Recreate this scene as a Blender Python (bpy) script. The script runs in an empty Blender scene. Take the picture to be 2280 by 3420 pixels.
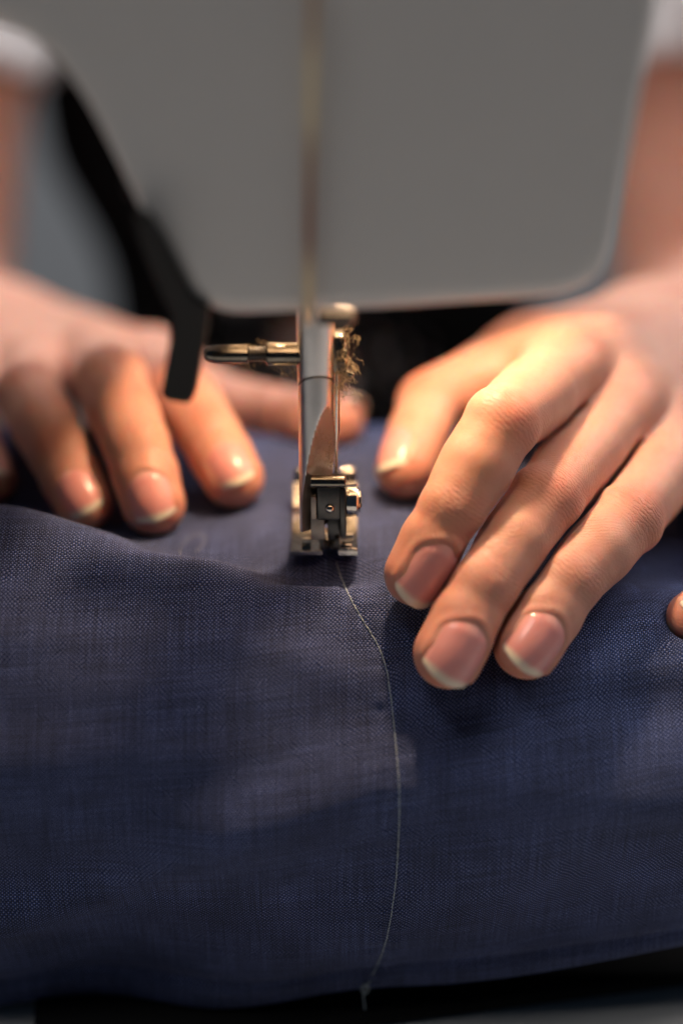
import bpy, bmesh, math, random
import numpy as np
from mathutils import Vector, Matrix

random.seed(7); rng = np.random.default_rng(11)
S = 0.001                                   # everything below is written in millimetres
scene = bpy.context.scene
COL = scene.collection

# ------------------------------------------------------------------ camera
PITCH = math.radians(24.0)
DIST = 317.0                                # camera to the needle plane
FPX, CX, CY = 4750.0, 1140.0, 1710.0        # 50 mm lens on a 24 x 36 mm frame
SP, CP = math.sin(PITCH), math.cos(PITCH)
AX = np.array([1.0, 0, 0]); AU = np.array([0, SP, CP]); AF = np.array([0, CP, -SP])
TGT = np.array([2.33, 8.67 * SP, 8.67 * CP])
CAM = TGT - DIST * AF
FOCUS = DIST - 11.0
cd = bpy.data.cameras.new('camera')
cam = bpy.data.objects.new('camera', cd); COL.objects.link(cam)
cd.sensor_fit = 'VERTICAL'; cd.sensor_height = 36.0; cd.sensor_width = 24.0; cd.lens = 50.0
cd.clip_start = 0.01; cd.clip_end = 20.0
cam.location = Vector(CAM * S)
cam.rotation_euler = (math.radians(90) - PITCH, 0, 0)
cd.dof.use_dof = True; cd.dof.focus_distance = FOCUS * S; cd.dof.aperture_fstop = 2.4
cd.dof.aperture_blades = 0
scene.camera = cam

# ------------------------------------------------------------------ world, light, exposure
w = bpy.data.worlds.new('World'); scene.world = w; w.use_nodes = True
bg = w.node_tree.nodes['Background']
bg.inputs[0].default_value = (0.38, 0.62, 1.0, 1); bg.inputs[1].default_value = 0.026

def area(name, loc, target, size, power, color, shape='RECTANGLE', size_y=None, spread=180):
    l = bpy.data.lights.new(name, 'AREA'); l.shape = shape; l.size = size * S
    if size_y: l.size_y = size_y * S
    l.energy = power; l.color = color; l.spread = math.radians(spread)
    o = bpy.data.objects.new(name, l); COL.objects.link(o)
    o.location = Vector(loc) * S
    o.rotation_euler = (Vector(target) - Vector(loc)).to_track_quat('-Z', 'Y').to_euler()
    return o
# soft room light from above and behind the seamstress
area('room_light', (620, 300, 640), (60, 60, 0), 420, 4.6, (1.0, 0.92, 0.90), size_y=500)
area('ceiling_light', (-60, 240, 1000), (0, 250, 20), 380, 11.0, (1.0, 0.94, 0.90), size_y=380)
# window on the left
area('window_light', (-330, -240, 1000), (0, -30, 0), 300, 1.9, (1.0, 0.97, 0.95), size_y=200)

scene.view_settings.view_transform = 'Standard'; scene.view_settings.look = 'None'
scene.view_settings.exposure = 0.0; scene.view_settings.gamma = 1.0
scene.view_settings.use_curve_mapping = False
scene.render.engine = 'CYCLES'
scene.cycles.use_denoising = True
scene.cycles.use_adaptive_sampling = False
scene.cycles.max_bounces = 8
scene.cycles.sample_clamp_indirect = 4.0

# ------------------------------------------------------------------ helpers
def P(px, py, d=None, y=None, z=None):
    """photo pixel -> point in the place, at a distance behind the needle plane or on a plane"""
    r = AF + (px - CX) / FPX * AX + (CY - py) / FPX * AU
    if d is not None: t = DIST + d
    elif y is not None: t = (y - CAM[1]) / r[1]
    else: t = (z - CAM[2]) / r[2]
    return CAM + r * t

def norm(v):
    v = np.asarray(v, float); return v / np.linalg.norm(v)

def empty(name, loc=(0, 0, 0)):
    o = bpy.data.objects.new(name, None); COL.objects.link(o)
    o.location = Vector(loc) * S; o.empty_display_size = 0.01
    return o

def root_of(o):
    l = Vector((0, 0, 0))
    while o is not None: l = l + o.location; o = o.parent
    return l

def mesh_obj(name, verts, faces, mat, parent=None, smooth=True, uv=None):
    me = bpy.data.meshes.new(name)
    v = np.asarray(verts, float) * S
    me.from_pydata(v.tolist(), [], faces)
    return finish(name, me, mat, parent, smooth)

def finish(name, me, mat, parent, smooth=True):
    if mat is not None: me.materials.append(mat)
    if smooth: me.polygons.foreach_set('use_smooth', [True] * len(me.polygons))
    me.update()
    o = bpy.data.objects.new(name, me); COL.objects.link(o)
    if parent is not None:
        o.parent = parent; o.location = -root_of(parent)
    return o

def tag(o, label=None, cat=None, group=None, kind=None):
    if label: o['label'] = label
    if cat: o['category'] = cat
    if group: o['group'] = group
    if kind: o['kind'] = kind
    return o

class MB:
    """collects shapes (mm) into one mesh"""
    def __init__(s): s.v = []; s.f = []
    def add(s, v, f):
        n = len(s.v); s.v += [tuple(map(float, p)) for p in v]; s.f += [tuple(i + n for i in q) for q in f]
        return s
    def bm(s, bm):
        bm.verts.ensure_lookup_table(); bm.verts.index_update()
        return s.add([v.co[:] for v in bm.verts], [[v.index for v in f.verts] for f in bm.faces])
    def box(s, c, size, bev=0.2, seg=2, rot=None):
        b = bmesh.new(); bmesh.ops.create_cube(b, size=1.0)
        for v in b.verts: v.co = Vector((v.co[0] * size[0], v.co[1] * size[1], v.co[2] * size[2]))
        if bev > 0: bmesh.ops.bevel(b, geom=b.edges[:], offset=bev, segments=seg, profile=0.5, affect='EDGES')
        if rot is not None: bmesh.ops.transform(b, matrix=rot, verts=b.verts)
        bmesh.ops.translate(b, verts=b.verts, vec=Vector(c)); s.bm(b); b.free(); return s
    def lathe(s, a, b, prof, n=28):
        """prof: (t, r) pairs with t in 0..1 along a -> b"""
        a = np.array(a, float); b = np.array(b, float); ax = norm(b - a)
        e1 = norm(np.cross(ax, [0, 0, 1] if abs(ax[2]) < 0.9 else [1, 0, 0])); e2 = np.cross(ax, e1)
        v = []; f = []
        for (t, r) in prof:
            for k in range(n):
                g = 2 * math.pi * k / n
                v.append(a + (b - a) * t + (e1 * math.cos(g) + e2 * math.sin(g)) * r)
        for i in range(len(prof) - 1):
            for k in range(n):
                k2 = (k + 1) % n
                f.append((i * n + k, i * n + k2, (i + 1) * n + k2, (i + 1) * n + k))
        f.append(tuple(reversed(range(n)))); f.append(tuple((len(prof) - 1) * n + k for k in range(n)))
        return s.add(v, f)
    def tube(s, pts, r, n=8, caps=True):
        pts = np.array(pts, float); m = len(pts)
        rr = np.full(m, r, float) if np.isscalar(r) else np.asarray(r, float)
        tan = np.gradient(pts, axis=0); tan /= np.linalg.norm(tan, axis=1)[:, None] + 1e-12
        e = norm(np.cross(tan[0], [0.31, 0.52, 0.79])); v = []; f = []
        for i in range(m):
            e = norm(e - tan[i] * e.dot(tan[i])); e2 = np.cross(tan[i], e)
            for k in range(n):
                g = 2 * math.pi * k / n
                v.append(pts[i] + (e * math.cos(g) + e2 * math.sin(g)) * rr[i])
        for i in range(m - 1):
            for k in range(n):
                k2 = (k + 1) % n
                f.append((i * n + k, i * n + k2, (i + 1) * n + k2, (i + 1) * n + k))
        if caps: f.append(tuple(reversed(range(n)))); f.append(tuple((m - 1) * n + k for k in range(n)))
        return s.add(v, f)
    def build(s, name, mat, parent=None, smooth=True, auto=35):
        o = mesh_obj(name, s.v, s.f, mat, parent, smooth)
        if auto:
            try: o.data.set_sharp_from_angle(angle=math.radians(auto))
            except Exception: pass
        return o

def catmull(pts, n):
    pts = np.array(pts, float); m = len(pts)
    ext = np.vstack([2 * pts[0] - pts[1], pts, 2 * pts[-1] - pts[-2]])
    out = []
    for t in np.linspace(0, m - 1, n):
        i = min(int(t), m - 2); u = t - i
        p0, p1, p2, p3 = ext[i:i + 4]
        out.append(0.5 * (2 * p1 + (p2 - p0) * u + (2 * p0 - 5 * p1 + 4 * p2 - p3) * u * u + (3 * p1 - p0 - 3 * p2 + p3) * u ** 3))
    return np.array(out)

# ------------------------------------------------------------------ materials
def new_mat(name):
    m = bpy.data.materials.new(name); m.use_nodes = True
    nt = m.node_tree; b = nt.nodes['Principled BSDF']
    return m, nt, b
def N(nt, typ, **kw):
    n = nt.nodes.new(typ)
    for k, v in kw.items(): setattr(n, k, v)
    return n
def link(nt, a, b): nt.links.new(a, b)
def mth(nt, op, a, b=None, c=None, clamp=False):
    n = nt.nodes.new('ShaderNodeMath'); n.operation = op; n.use_clamp = clamp
    for i, x in enumerate((a, b, c)):
        if x is None: continue
        if isinstance(x, (int, float)): n.inputs[i].default_value = x
        else: nt.links.new(x, n.inputs[i])
    return n.outputs[0]
def mixc(nt, fac, a, b, mode='MIX'):
    n = nt.nodes.new('ShaderNodeMix'); n.data_type = 'RGBA'; n.blend_type = mode
    for s_, x in ((0, fac), (6, a), (7, b)):
        if isinstance(x, (int, float)): n.inputs[s_].default_value = x
        elif isinstance(x, tuple): n.inputs[s_].default_value = (*x, 1) if len(x) == 3 else x
        else: nt.links.new(x, n.inputs[s_])
    return n.outputs[2]
def noise(nt, vec, scale, detail=3, rough=0.5):
    n = N(nt, 'ShaderNodeTexNoise'); n.inputs['Scale'].default_value = scale
    n.inputs['Detail'].default_value = detail; n.inputs['Roughness'].default_value = rough
    if vec is not None: link(nt, vec, n.inputs['Vector'])
    return n.outputs['Fac']
def objco(nt): return N(nt, 'ShaderNodeTexCoord').outputs['Object']

def mat_metal(name, col, rough, scratch=0.15, dirt=0.0, dirt_col=(0.05, 0.03, 0.015), stretch=(1, 1, 1)):
    m, nt, b = new_mat(name); co = objco(nt)
    mp = N(nt, 'ShaderNodeMapping'); mp.inputs['Scale'].default_value = stretch; link(nt, co, mp.inputs['Vector'])
    n1 = noise(nt, mp.outputs[0], 900, 6, 0.65)
    n2 = noise(nt, co, 260, 4, 0.6)
    b.inputs['Metallic'].default_value = 1.0
    r = mth(nt, 'MULTIPLY_ADD', n1, scratch, rough - scratch / 2)
    link(nt, r, b.inputs['Roughness'])
    f = mth(nt, 'MULTIPLY', mth(nt, 'SUBTRACT', n2, 0.5, clamp=True), 4 * dirt, clamp=True)
    link(nt, mixc(nt, f, col, dirt_col), b.inputs['Base Color'])
    bp = N(nt, 'ShaderNodeBump'); bp.inputs['Strength'].default_value = 0.12; bp.inputs['Distance'].default_value = 0.0001
    link(nt, n1, bp.inputs['Height']); link(nt, bp.outputs[0], b.inputs['Normal'])
    return m
def mat_plain(name, col, rough, bump=0.0, bscale=400, var=0.08, spec=0.5, sheen=0.0):
    m, nt, b = new_mat(name); co = objco(nt)
    n1 = noise(nt, co, bscale, 5, 0.6); n2 = noise(nt, co, bscale * 0.07, 3, 0.5)
    fac = mth(nt, 'MULTIPLY_ADD', n2, 2 * var, 1 - var)
    c = N(nt, 'ShaderNodeVectorMath', operation='SCALE'); c.inputs[0].default_value = col; link(nt, fac, c.inputs['Scale'])
    link(nt, c.outputs[0], b.inputs['Base Color'])
    link(nt, mth(nt, 'MULTIPLY_ADD', n1, 0.12, rough - 0.06), b.inputs['Roughness'])
    b.inputs['Specular IOR Level'].default_value = spec
    if sheen: b.inputs['Sheen Weight'].default_value = sheen
    if bump:
        bp = N(nt, 'ShaderNodeBump'); bp.inputs['Strength'].default_value = 0.5; bp.inputs['Distance'].default_value = bump * S
        link(nt, n1, bp.inputs['Height']); link(nt, bp.outputs[0], b.inputs['Normal'])
    return m

M = {}
M['steel'] = mat_metal('brushed_steel', (0.62, 0.60, 0.58), 0.30, 0.12, 0.10, stretch=(1, 1, 0.06))
M['facet'] = mat_metal('ground_steel_face', (0.42, 0.36, 0.31), 0.45, 0.2, 0.25)
M['chrome'] = mat_metal('worn_chrome', (0.66, 0.62, 0.55), 0.14, 0.12, 0.25)
M['dark_steel'] = mat_metal('dark_steel', (0.10, 0.095, 0.09), 0.32, 0.2, 0.3)
M['brass_steel'] = mat_metal('oily_steel', (0.22, 0.20, 0.165), 0.20, 0.15, 0.6)
M['plastic'] = mat_plain('white_satin_plastic', (0.74, 0.72, 0.69), 0.33, 0.01, 2500, 0.02)
M['black'] = mat_plain('black_plastic', (0.006, 0.006, 0.0065), 0.45, 0.02, 1800, 0.1, 0.25)
M['table'] = mat_plain('white_table_laminate', (0.66, 0.65, 0.63), 0.42, 0.01, 500, 0.03)
M['mat'] = mat_plain('shade_black', (0.008, 0.008, 0.008), 0.8, 0.03, 900, 0.1, 0.15)  # near-black for the mat that stands in for the table's shade
M['wall'] = mat_plain('grey_painted_wall', (0.46, 0.50, 0.54), 0.8, 0.3, 60, 0.06, 0.2)
M['floor'] = mat_plain('dark_floor', (0.05, 0.05, 0.05), 0.6, 0.2, 30, 0.1, 0.3)
M['tee'] = mat_plain('white_cotton', (0.78, 0.78, 0.80), 0.9, 0.15, 1500, 0.02, 0.1, 0.2)
M['apron'] = mat_plain('black_cotton', (0.006, 0.006, 0.007), 0.9, 0.15, 1500, 0.1, 0.1, 0.0)
M['lint'] = mat_plain('lint_fibre', (0.30, 0.22, 0.13), 0.8, 0, 900, 0.2, 0.3)
M['hair'] = mat_plain('pale_fibre', (0.45, 0.45, 0.45), 0.6, 0, 900, 0.1, 0.4)

def mat_thread(name, col, rough=0.6, spec=0.4, metallic=0.0):
    m, nt, b = new_mat(name); co = objco(nt)
    wv = N(nt, 'ShaderNodeTexWave'); wv.inputs['Scale'].default_value = 900; wv.inputs['Distortion'].default_value = 2.0
    wv.bands_direction = 'DIAGONAL'; link(nt, co, wv.inputs['Vector'])
    f = mth(nt, 'MULTIPLY_ADD', wv.outputs['Fac'], 0.5, 0.5)
    c = N(nt, 'ShaderNodeVectorMath', operation='SCALE'); c.inputs[0].default_value = col; link(nt, f, c.inputs['Scale'])
    link(nt, c.outputs[0], b.inputs['Base Color']); b.inputs['Roughness'].default_value = rough
    b.inputs['Specular IOR Level'].default_value = spec; b.inputs['Metallic'].default_value = metallic
    return m
M['thread'] = mat_thread('pale_thread', (0.50, 0.60, 0.66))
def mat_gold():
    m, nt, b = new_mat('gold_cord'); co = objco(nt)
    mp = N(nt, 'ShaderNodeMapping'); mp.inputs['Scale'].default_value = (4, 4, 34); link(nt, co, mp.inputs['Vector'])
    n = noise(nt, mp.outputs[0], 1.0, 1, 0.4)
    f = mth(nt, 'MULTIPLY_ADD', n, 7.0, -3.4, clamp=True)         # glints painted into the colour as long gold lengths between brown ones
    link(nt, mixc(nt, f, (0.40, 0.18, 0.10), (1.0, 0.80, 0.48)), b.inputs['Base Color'])
    b.inputs['Metallic'].default_value = 0.0; b.inputs['Roughness'].default_value = 0.38; b.inputs['Specular IOR Level'].default_value = 0.7
    return m
M['gold'] = mat_gold()

# woven linen: coordinates are millimetres along the cloth (uv)
def mat_linen():
    m, nt, b = new_mat('navy_linen')
    uv = N(nt, 'ShaderNodeUVMap'); uv.uv_map = 'cloth'
    # slight irregularity of the yarns
    nz = N(nt, 'ShaderNodeTexNoise'); nz.inputs['Scale'].default_value = 0.22; nz.inputs['Detail'].default_value = 3; link(nt, uv.outputs[0], nz.inputs['Vector'])
    off = N(nt, 'ShaderNodeVectorMath', operation='MULTIPLY_ADD'); link(nt, nz.outputs['Color'], off.inputs[0])
    off.inputs[1].default_value = (1.6, 1.6, 0); link(nt, uv.outputs[0], off.inputs[2])
    sx = N(nt, 'ShaderNodeSeparateXYZ'); link(nt, off.outputs[0], sx.inputs[0])
    PITCHM = 0.45
    u = mth(nt, 'DIVIDE', sx.outputs[0], PITCHM); v = mth(nt, 'DIVIDE', sx.outputs[1], PITCHM)
    fu = mth(nt, 'FRACT', u); fv = mth(nt, 'FRACT', v)
    par = mth(nt, 'MODULO', mth(nt, 'ADD', mth(nt, 'FLOOR', u), mth(nt, 'FLOOR', v)), 2.0)
    par = mth(nt, 'ABSOLUTE', par)
    cu = mth(nt, 'SINE', mth(nt, 'MULTIPLY', fu, math.pi)); cv = mth(nt, 'SINE', mth(nt, 'MULTIPLY', fv, math.pi))
    # yarn on top: round across, arched along
    hw = mth(nt, 'MULTIPLY', mth(nt, 'POWER', cu, 0.6), mth(nt, 'MULTIPLY_ADD', cv, 0.7, 0.3))
    hf = mth(nt, 'MULTIPLY', mth(nt, 'POWER', cv, 0.6), mth(nt, 'MULTIPLY_ADD', cu, 0.7, 0.3))
    mixh = N(nt, 'ShaderNodeMix'); mixh.data_type = 'FLOAT'; link(nt, par, mixh.inputs[0]); link(nt, hw, mixh.inputs[2]); link(nt, hf, mixh.inputs[3])
    h = mixh.outputs[0]
    # slubs: streaks along both yarn directions
    def streak(sc):
        mp = N(nt, 'ShaderNodeMapping'); mp.inputs['Scale'].default_value = sc; link(nt, uv.outputs[0], mp.inputs['Vector'])
        return noise(nt, mp.outputs[0], 1.0, 3, 0.6)
    s1 = streak((2.2, 0.05, 1)); s2 = streak((0.05, 2.2, 1)); blot = noise(nt, uv.outputs[0], 0.06, 3, 0.55)
    tone = mth(nt, 'MULTIPLY_ADD', s1, 0.9, mth(nt, 'MULTIPLY', s2, 0.9))      # ~0.9
    col = mixc(nt, par, (0.004, 0.026, 0.125), (0.150, 0.186, 0.375))          # warp and weft differ a little
    tn = mth(nt, 'MULTIPLY', mth(nt, 'POWER', tone, 1.8), mth(nt, 'MULTIPLY_ADD', blot, 1.3, 0.4))
    tn = mth(nt, 'MULTIPLY', tn, mth(nt, 'MULTIPLY_ADD', mth(nt, 'POWER', h, 1.5), 1.7, 0.08))  # low spots between yarns darkened in the colour, imitating their shade
    c = N(nt, 'ShaderNodeVectorMath', operation='SCALE'); link(nt, col, c.inputs[0]); link(nt, tn, c.inputs['Scale'])
    link(nt, c.outputs[0], b.inputs['Base Color'])
    b.inputs['Roughness'].default_value = 0.72; b.inputs['Specular IOR Level'].default_value = 0.25
    b.inputs['Sheen Weight'].default_value = 0.08; b.inputs['Sheen Roughness'].default_value = 0.5
    b.inputs['Sheen Tint'].default_value = (0.7, 0.75, 1.0, 1)
    bp = N(nt, 'ShaderNodeBump'); bp.inputs['Strength'].default_value = 1.0; bp.inputs['Distance'].default_value = 0.30 * S
    hh = mth(nt, 'MULTIPLY_ADD', s1, 0.5, h)
    link(nt, hh, bp.inputs['Height']); link(nt, bp.outputs[0], b.inputs['Normal'])
    return m
M['linen'] = mat_linen()

def mat_skin():
    m, nt, b = new_mat('skin'); co = objco(nt)
    red = N(nt, 'ShaderNodeAttribute'); red.attribute_name = 'red'
    wr = N(nt, 'ShaderNodeAttribute'); wr.attribute_name = 'wrinkle'
    fa = N(nt, 'ShaderNodeAttribute'); fa.attribute_name = 'along'
    lat = N(nt, 'ShaderNodeAttribute'); lat.attribute_name = 'across'
    blot = noise(nt, co, 90, 4, 0.6); fine = noise(nt, co, 2600, 3, 0.6); mid = noise(nt, co, 420, 4, 0.6)
    base = mixc(nt, mth(nt, 'MULTIPLY_ADD', blot, 1.6, -0.4, clamp=True), (0.66, 0.37, 0.28), (0.57, 0.27, 0.195))
    rf = mth(nt, 'MULTIPLY', red.outputs['Fac'], mth(nt, 'MULTIPLY_ADD', mid, 0.9, 0.45), clamp=True)
    c = mixc(nt, rf, base, (0.56, 0.20, 0.135))
    # joint creases, bowed across the finger and broken up by noise
    warp = mth(nt, 'MULTIPLY_ADD', noise(nt, co, 330, 5, 0.7), 3.0, -1.5)
    bow = mth(nt, 'MULTIPLY', mth(nt, 'MULTIPLY', lat.outputs['Fac'], lat.outputs['Fac']), 0.03)
    al = mth(nt, 'ADD', mth(nt, 'ADD', fa.outputs['Fac'], bow), warp)
    ln = mth(nt, 'ABSOLUTE', mth(nt, 'SINE', mth(nt, 'MULTIPLY', al, math.pi / 0.95)))
    ln = mth(nt, 'POWER', ln, 0.55)                           # sharp valleys
    crease = mth(nt, 'MULTIPLY', mth(nt, 'MULTIPLY', mth(nt, 'SUBTRACT', 1.0, ln), wr.outputs['Fac']), mth(nt, 'MULTIPLY_ADD', noise(nt, co, 700, 3, 0.6), 2.4, -0.7, clamp=True))
    c = mixc(nt, mth(nt, 'MULTIPLY', crease, 0.55, clamp=True), c, (0.40, 0.15, 0.09))
    link(nt, c, b.inputs['Base Color'])
    vor = N(nt, 'ShaderNodeTexVoronoi'); vor.inputs['Scale'].default_value = 1500; vor.feature = 'DISTANCE_TO_EDGE'; link(nt, co, vor.inputs['Vector'])
    h = mth(nt, 'MULTIPLY', fine, 0.25)
    h = mth(nt, 'ADD', h, mth(nt, 'MULTIPLY', mth(nt, 'MINIMUM', vor.outputs['Distance'], 0.2), 0.9))
    h = mth(nt, 'ADD', h, mth(nt, 'MULTIPLY', mid, 0.7))
    h = mth(nt, 'SUBTRACT', h, mth(nt, 'MULTIPLY', crease, 2.1))
    bp = N(nt, 'ShaderNodeBump'); bp.inputs['Strength'].default_value = 0.65; bp.inputs['Distance'].default_value = 0.20 * S
    link(nt, h, bp.inputs['Height']); link(nt, bp.outputs[0], b.inputs['Normal'])
    b.inputs['Subsurface Weight'].default_value = 1.0
    b.inputs['Subsurface Radius'].default_value = (1.0, 0.36, 0.18); b.inputs['Subsurface Scale'].default_value = 1.5 * S
    link(nt, mth(nt, 'MULTIPLY_ADD', mid, 0.16, 0.36), b.inputs['Roughness'])
    b.inputs['Specular IOR Level'].default_value = 0.42
    return m
M['skin'] = mat_skin()

def mat_nail():
    m, nt, b = new_mat('fingernail'); co = objco(nt)
    tip = N(nt, 'ShaderNodeAttribute'); tip.attribute_name = 'tip'
    lun = N(nt, 'ShaderNodeAttribute'); lun.attribute_name = 'lunula'
    n = noise(nt, co, 300, 3, 0.5)
    bed = mixc(nt, n, (0.76, 0.36, 0.33), (0.70, 0.29, 0.27))
    c = mixc(nt, mth(nt, 'MULTIPLY', lun.outputs['Fac'], 0.35), bed, (0.72, 0.50, 0.43))
    c = mixc(nt, tip.outputs['Fac'], c, (0.80, 0.69, 0.56))
    link(nt, c, b.inputs['Base Color'])
    b.inputs['Roughness'].default_value = 0.25; b.inputs['Specular IOR Level'].default_value = 0.55
    b.inputs['Subsurface Weight'].default_value = 0.6; b.inputs['Subsurface Radius'].default_value = (1.0, 0.5, 0.35)
    b.inputs['Subsurface Scale'].default_value = 0.8 * S
    bp = N(nt, 'ShaderNodeBump'); bp.inputs['Strength'].default_value = 0.15; bp.inputs['Distance'].default_value = 0.05 * S
    link(nt, noise(nt, co, 900, 2, 0.5), bp.inputs['Height']); link(nt, bp.outputs[0], b.inputs['Normal'])
    return m
M['nail'] = mat_nail()

# ------------------------------------------------------------------ signed distance tools
def seg_d(p, a, b, ra, rb, n=None, flat=1.0):
    a = np.asarray(a, float); b = np.asarray(b, float); ba = b - a; L2 = ba.dot(ba)
    X, Y, Z = p[0] - a[0], p[1] - a[1], p[2] - a[2]
    t = np.clip((X * ba[0] + Y * ba[1] + Z * ba[2]) / L2, 0, 1)
    X = X - t * ba[0]; Y = Y - t * ba[1]; Z = Z - t * ba[2]
    q = X * X + Y * Y + Z * Z
    if n is not None and flat != 1.0:
        qn = X * n[0] + Y * n[1] + Z * n[2]
        q = q + (flat * flat - 1) * qn * qn
    return np.sqrt(q) - (ra + (rb - ra) * t)
def smin(a, b, k):
    h = np.maximum(k - np.abs(a - b), 0) / k
    return np.minimum(a, b) - h * h * k * 0.25

class Finger:
    """three phalanges; J = MCP, PIP, DIP, end; R = radii; lat = direction across the knuckles"""
    def __init__(s, J, R, lat, roll=0.0, thumb=False, nail_w=10.0, nail_l=12.5, fold_k=1.3, bump=0.25, ext=1.02, droop=1.3):
        s.ext, s.droop = ext, droop
        s.J = [np.asarray(j, float) for j in J]; s.R = R; s.thumb = thumb
        s.seg = [norm(s.J[i + 1] - s.J[i]) for i in range(len(J) - 1)]
        lat = norm(lat); s.n = []
        for a in s.seg:
            n = norm(np.cross(a, lat))
            if roll:
                l = np.cross(n, a); n = norm(n * math.cos(roll) + l * math.sin(roll))
            s.n.append(n)
        s.prims = []
        nj = len(J)
        for i in range(nj - 1):
            fl = 1.06 if i < nj - 2 else 1.12
            a, b = s.J[i], s.J[i + 1]
            mid = (a + b) / 2; rm = (R[i] + R[i + 1]) / 2 + (0.08 if i < nj - 2 else 0.15)
            ja = R[i] - (0.0, 0.35, 0.05)[i]; jb = R[i + 1] - ((0.35, 0.05)[i] if i < nj - 2 else 0.0)
            s.prims.append((a, mid, ja, rm, s.n[i], fl, 1.2))
            s.prims.append((mid, b, rm, jb, s.n[i], fl, 1.2))
            if i < nj - 2:    # soft palmar pad under each phalanx
                m = (a + b) / 2 - s.n[i] * 1.6; h = (b - a) * 0.2
                s.prims.append((m - h, m + h, min(R[i], R[i + 1]) * 0.86, min(R[i], R[i + 1]) * 0.86, None, 1, 3.0))
        for i in range(1, nj - 1):   # bony knuckle on the back of each joint
            nn = norm(s.n[i - 1] + s.n[i]); l = np.cross(nn, s.seg[i])
            kf = bump if i == 1 else 0.0
            if kf == 0: continue
            c = s.J[i] + nn * R[i] * 0.12 * kf
            e = l * R[i] * 0.28
            s.prims.append((c - e, c + e, R[i] * 0.76, R[i] * 0.76, None, 1, 4.0 * kf))
        # fleshy finger pad at the tip
        a, n = s.seg[-1], s.n[-1]; E = s.J[-1]
        s.prims.append((E - a * 7 - n * 1.6, E - n * 0.9 + a * 0.2, R[-1] * 0.92, R[-1] * 0.92, None, 1, 3.0))
        s.nail_w, s.nail_l = nail_w, nail_l
        s.fold_k = fold_k
        s.make_nail()
        p = np.array(s.J); r = max(R) + 9
        s.lo = p.min(0) - r; s.hi = p.max(0) + r
    def nail_frame(s):
        a, n = s.seg[-1], s.n[-1]; l = np.cross(n, a)
        return a, n, l
    def nail_pt(s, u, v, lift=0.0, spread=1.0):
        a, n, l = s.nail_frame(); D = s.J[-2]; L = np.linalg.norm(s.J[-1] - D); W = s.nail_w / 2
        t1 = L + s.R[-1] * s.ext; t0 = t1 - s.nail_l - 0.6
        prof = 1.0
        if v < 0.3: prof = 0.60 + 0.40 * math.sqrt(max(0.0, 1 - (1 - v / 0.3) ** 2))
        if v > 0.86: prof *= 1.0 - 0.16 * ((v - 0.86) / 0.14) ** 2
        wv = u * W * prof * spread
        t = t0 + v * (s.nail_l + 0.6)
        t += -1.5 * u * u * v ** 3 + 1.6 * u * u * (1 - v) ** 3           # rounded free edge and cuticle
        rr = s.R[-2] + (s.R[-1] - s.R[-2]) * min(1, max(0, t / L))
        H = rr / 1.12 + 1.02 - 0.80 * max(0, (0.22 - v) / 0.22) ** 1.3 - s.droop * max(0, (v - 0.45) / 0.55) ** 2
        Rc = W * 1.22
        H -= Rc - math.sqrt(max(0.0, Rc * Rc - min(abs(wv), Rc * 0.98) ** 2))
        return D + a * t + n * (H + lift) + l * wv
    def make_nail(s):
        pts = []
        for v in np.linspace(0.80, 0.06, 8): pts.append(s.nail_pt(-1, v, -0.05, 1.10))
        for u in np.linspace(-0.8, 0.8, 7): pts.append(s.nail_pt(u, 0.0, -0.05, 1.04) - s.seg[-1] * 0.5)
        for v in np.linspace(0.06, 0.80, 8): pts.append(s.nail_pt(1, v, -0.05, 1.10))
        s.fold = np.array(pts)
    def sdf(s, p):
        d = None
        for (a, b, ra, rb, n, fl, k) in s.prims:
            q = seg_d(p, a, b, ra, rb, n, fl)
            d = q if d is None else smin(d, q, k)
        f = None; m = len(s.fold)
        for i in range(m - 1):
            r1 = 0.40 if 2 < i < m - 3 else 0.45
            q = seg_d(p, s.fold[i], s.fold[i + 1], r1, r1)
            f = q if f is None else np.minimum(f, q)
        return smin(d, f, s.fold_k)

# ------------------------------------------------------------------ the two hands, from the pose in the photograph
LATR = P(2270, 1470, 31) - P(1890, 1240, 22)
fR = {
 'index':  Finger([P(1890, 1240, 22), P(1674, 1412, -12), P(1511, 1700, -16), P(1394, 1915, -16)], [9.5, 8.25, 7.35, 6.5], LATR, roll=0.10, nail_w=9.9, nail_l=15.0),
 'middle': Finger([P(2072, 1365, 26), P(1820, 1672, -9), P(1622, 1950, -19), P(1500, 2180, -22.5)], [9.6, 8.2, 7.3, 6.95], LATR, roll=-0.05, nail_w=11.0, nail_l=13.8),
 'ring':   Finger([P(2280, 1470, 31), P(2094, 1734, -4), P(1904, 1935, -15), P(1762, 2152, -20)], [9.2, 7.9, 7.05, 6.75], LATR, roll=-0.10, nail_w=10.6, nail_l=13.2),
 'little': Finger([P(2450, 1590, 38), P(2540, 1870, 12), P(2430, 1985, 0), P(2318, 2058, -8)], [8.6, 7.2, 6.2, 5.4], LATR + np.array([0, -40, -10.]), nail_w=7.6, nail_l=10.5),
 'thumb':  Finger([P(1765, 1205, 50), P(1440, 1340, 40), P(1352, 1560, 24)], [10.2, 8.8, 6.9], norm([0.35, -0.8, 0.45]), roll=0.25, thumb=True, nail_w=10.5, nail_l=13.0, ext=0.86, droop=2.0),
}
CMC_R = P(2150, 1125, 80); WR_R = P(2520, 1160, 86); EL_R = np.array([160., 296, -60]); SH_R = np.array([136., 372, 215])
LATL = P(494, 1205, 90) - P(125, 1225, 86)
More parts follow.
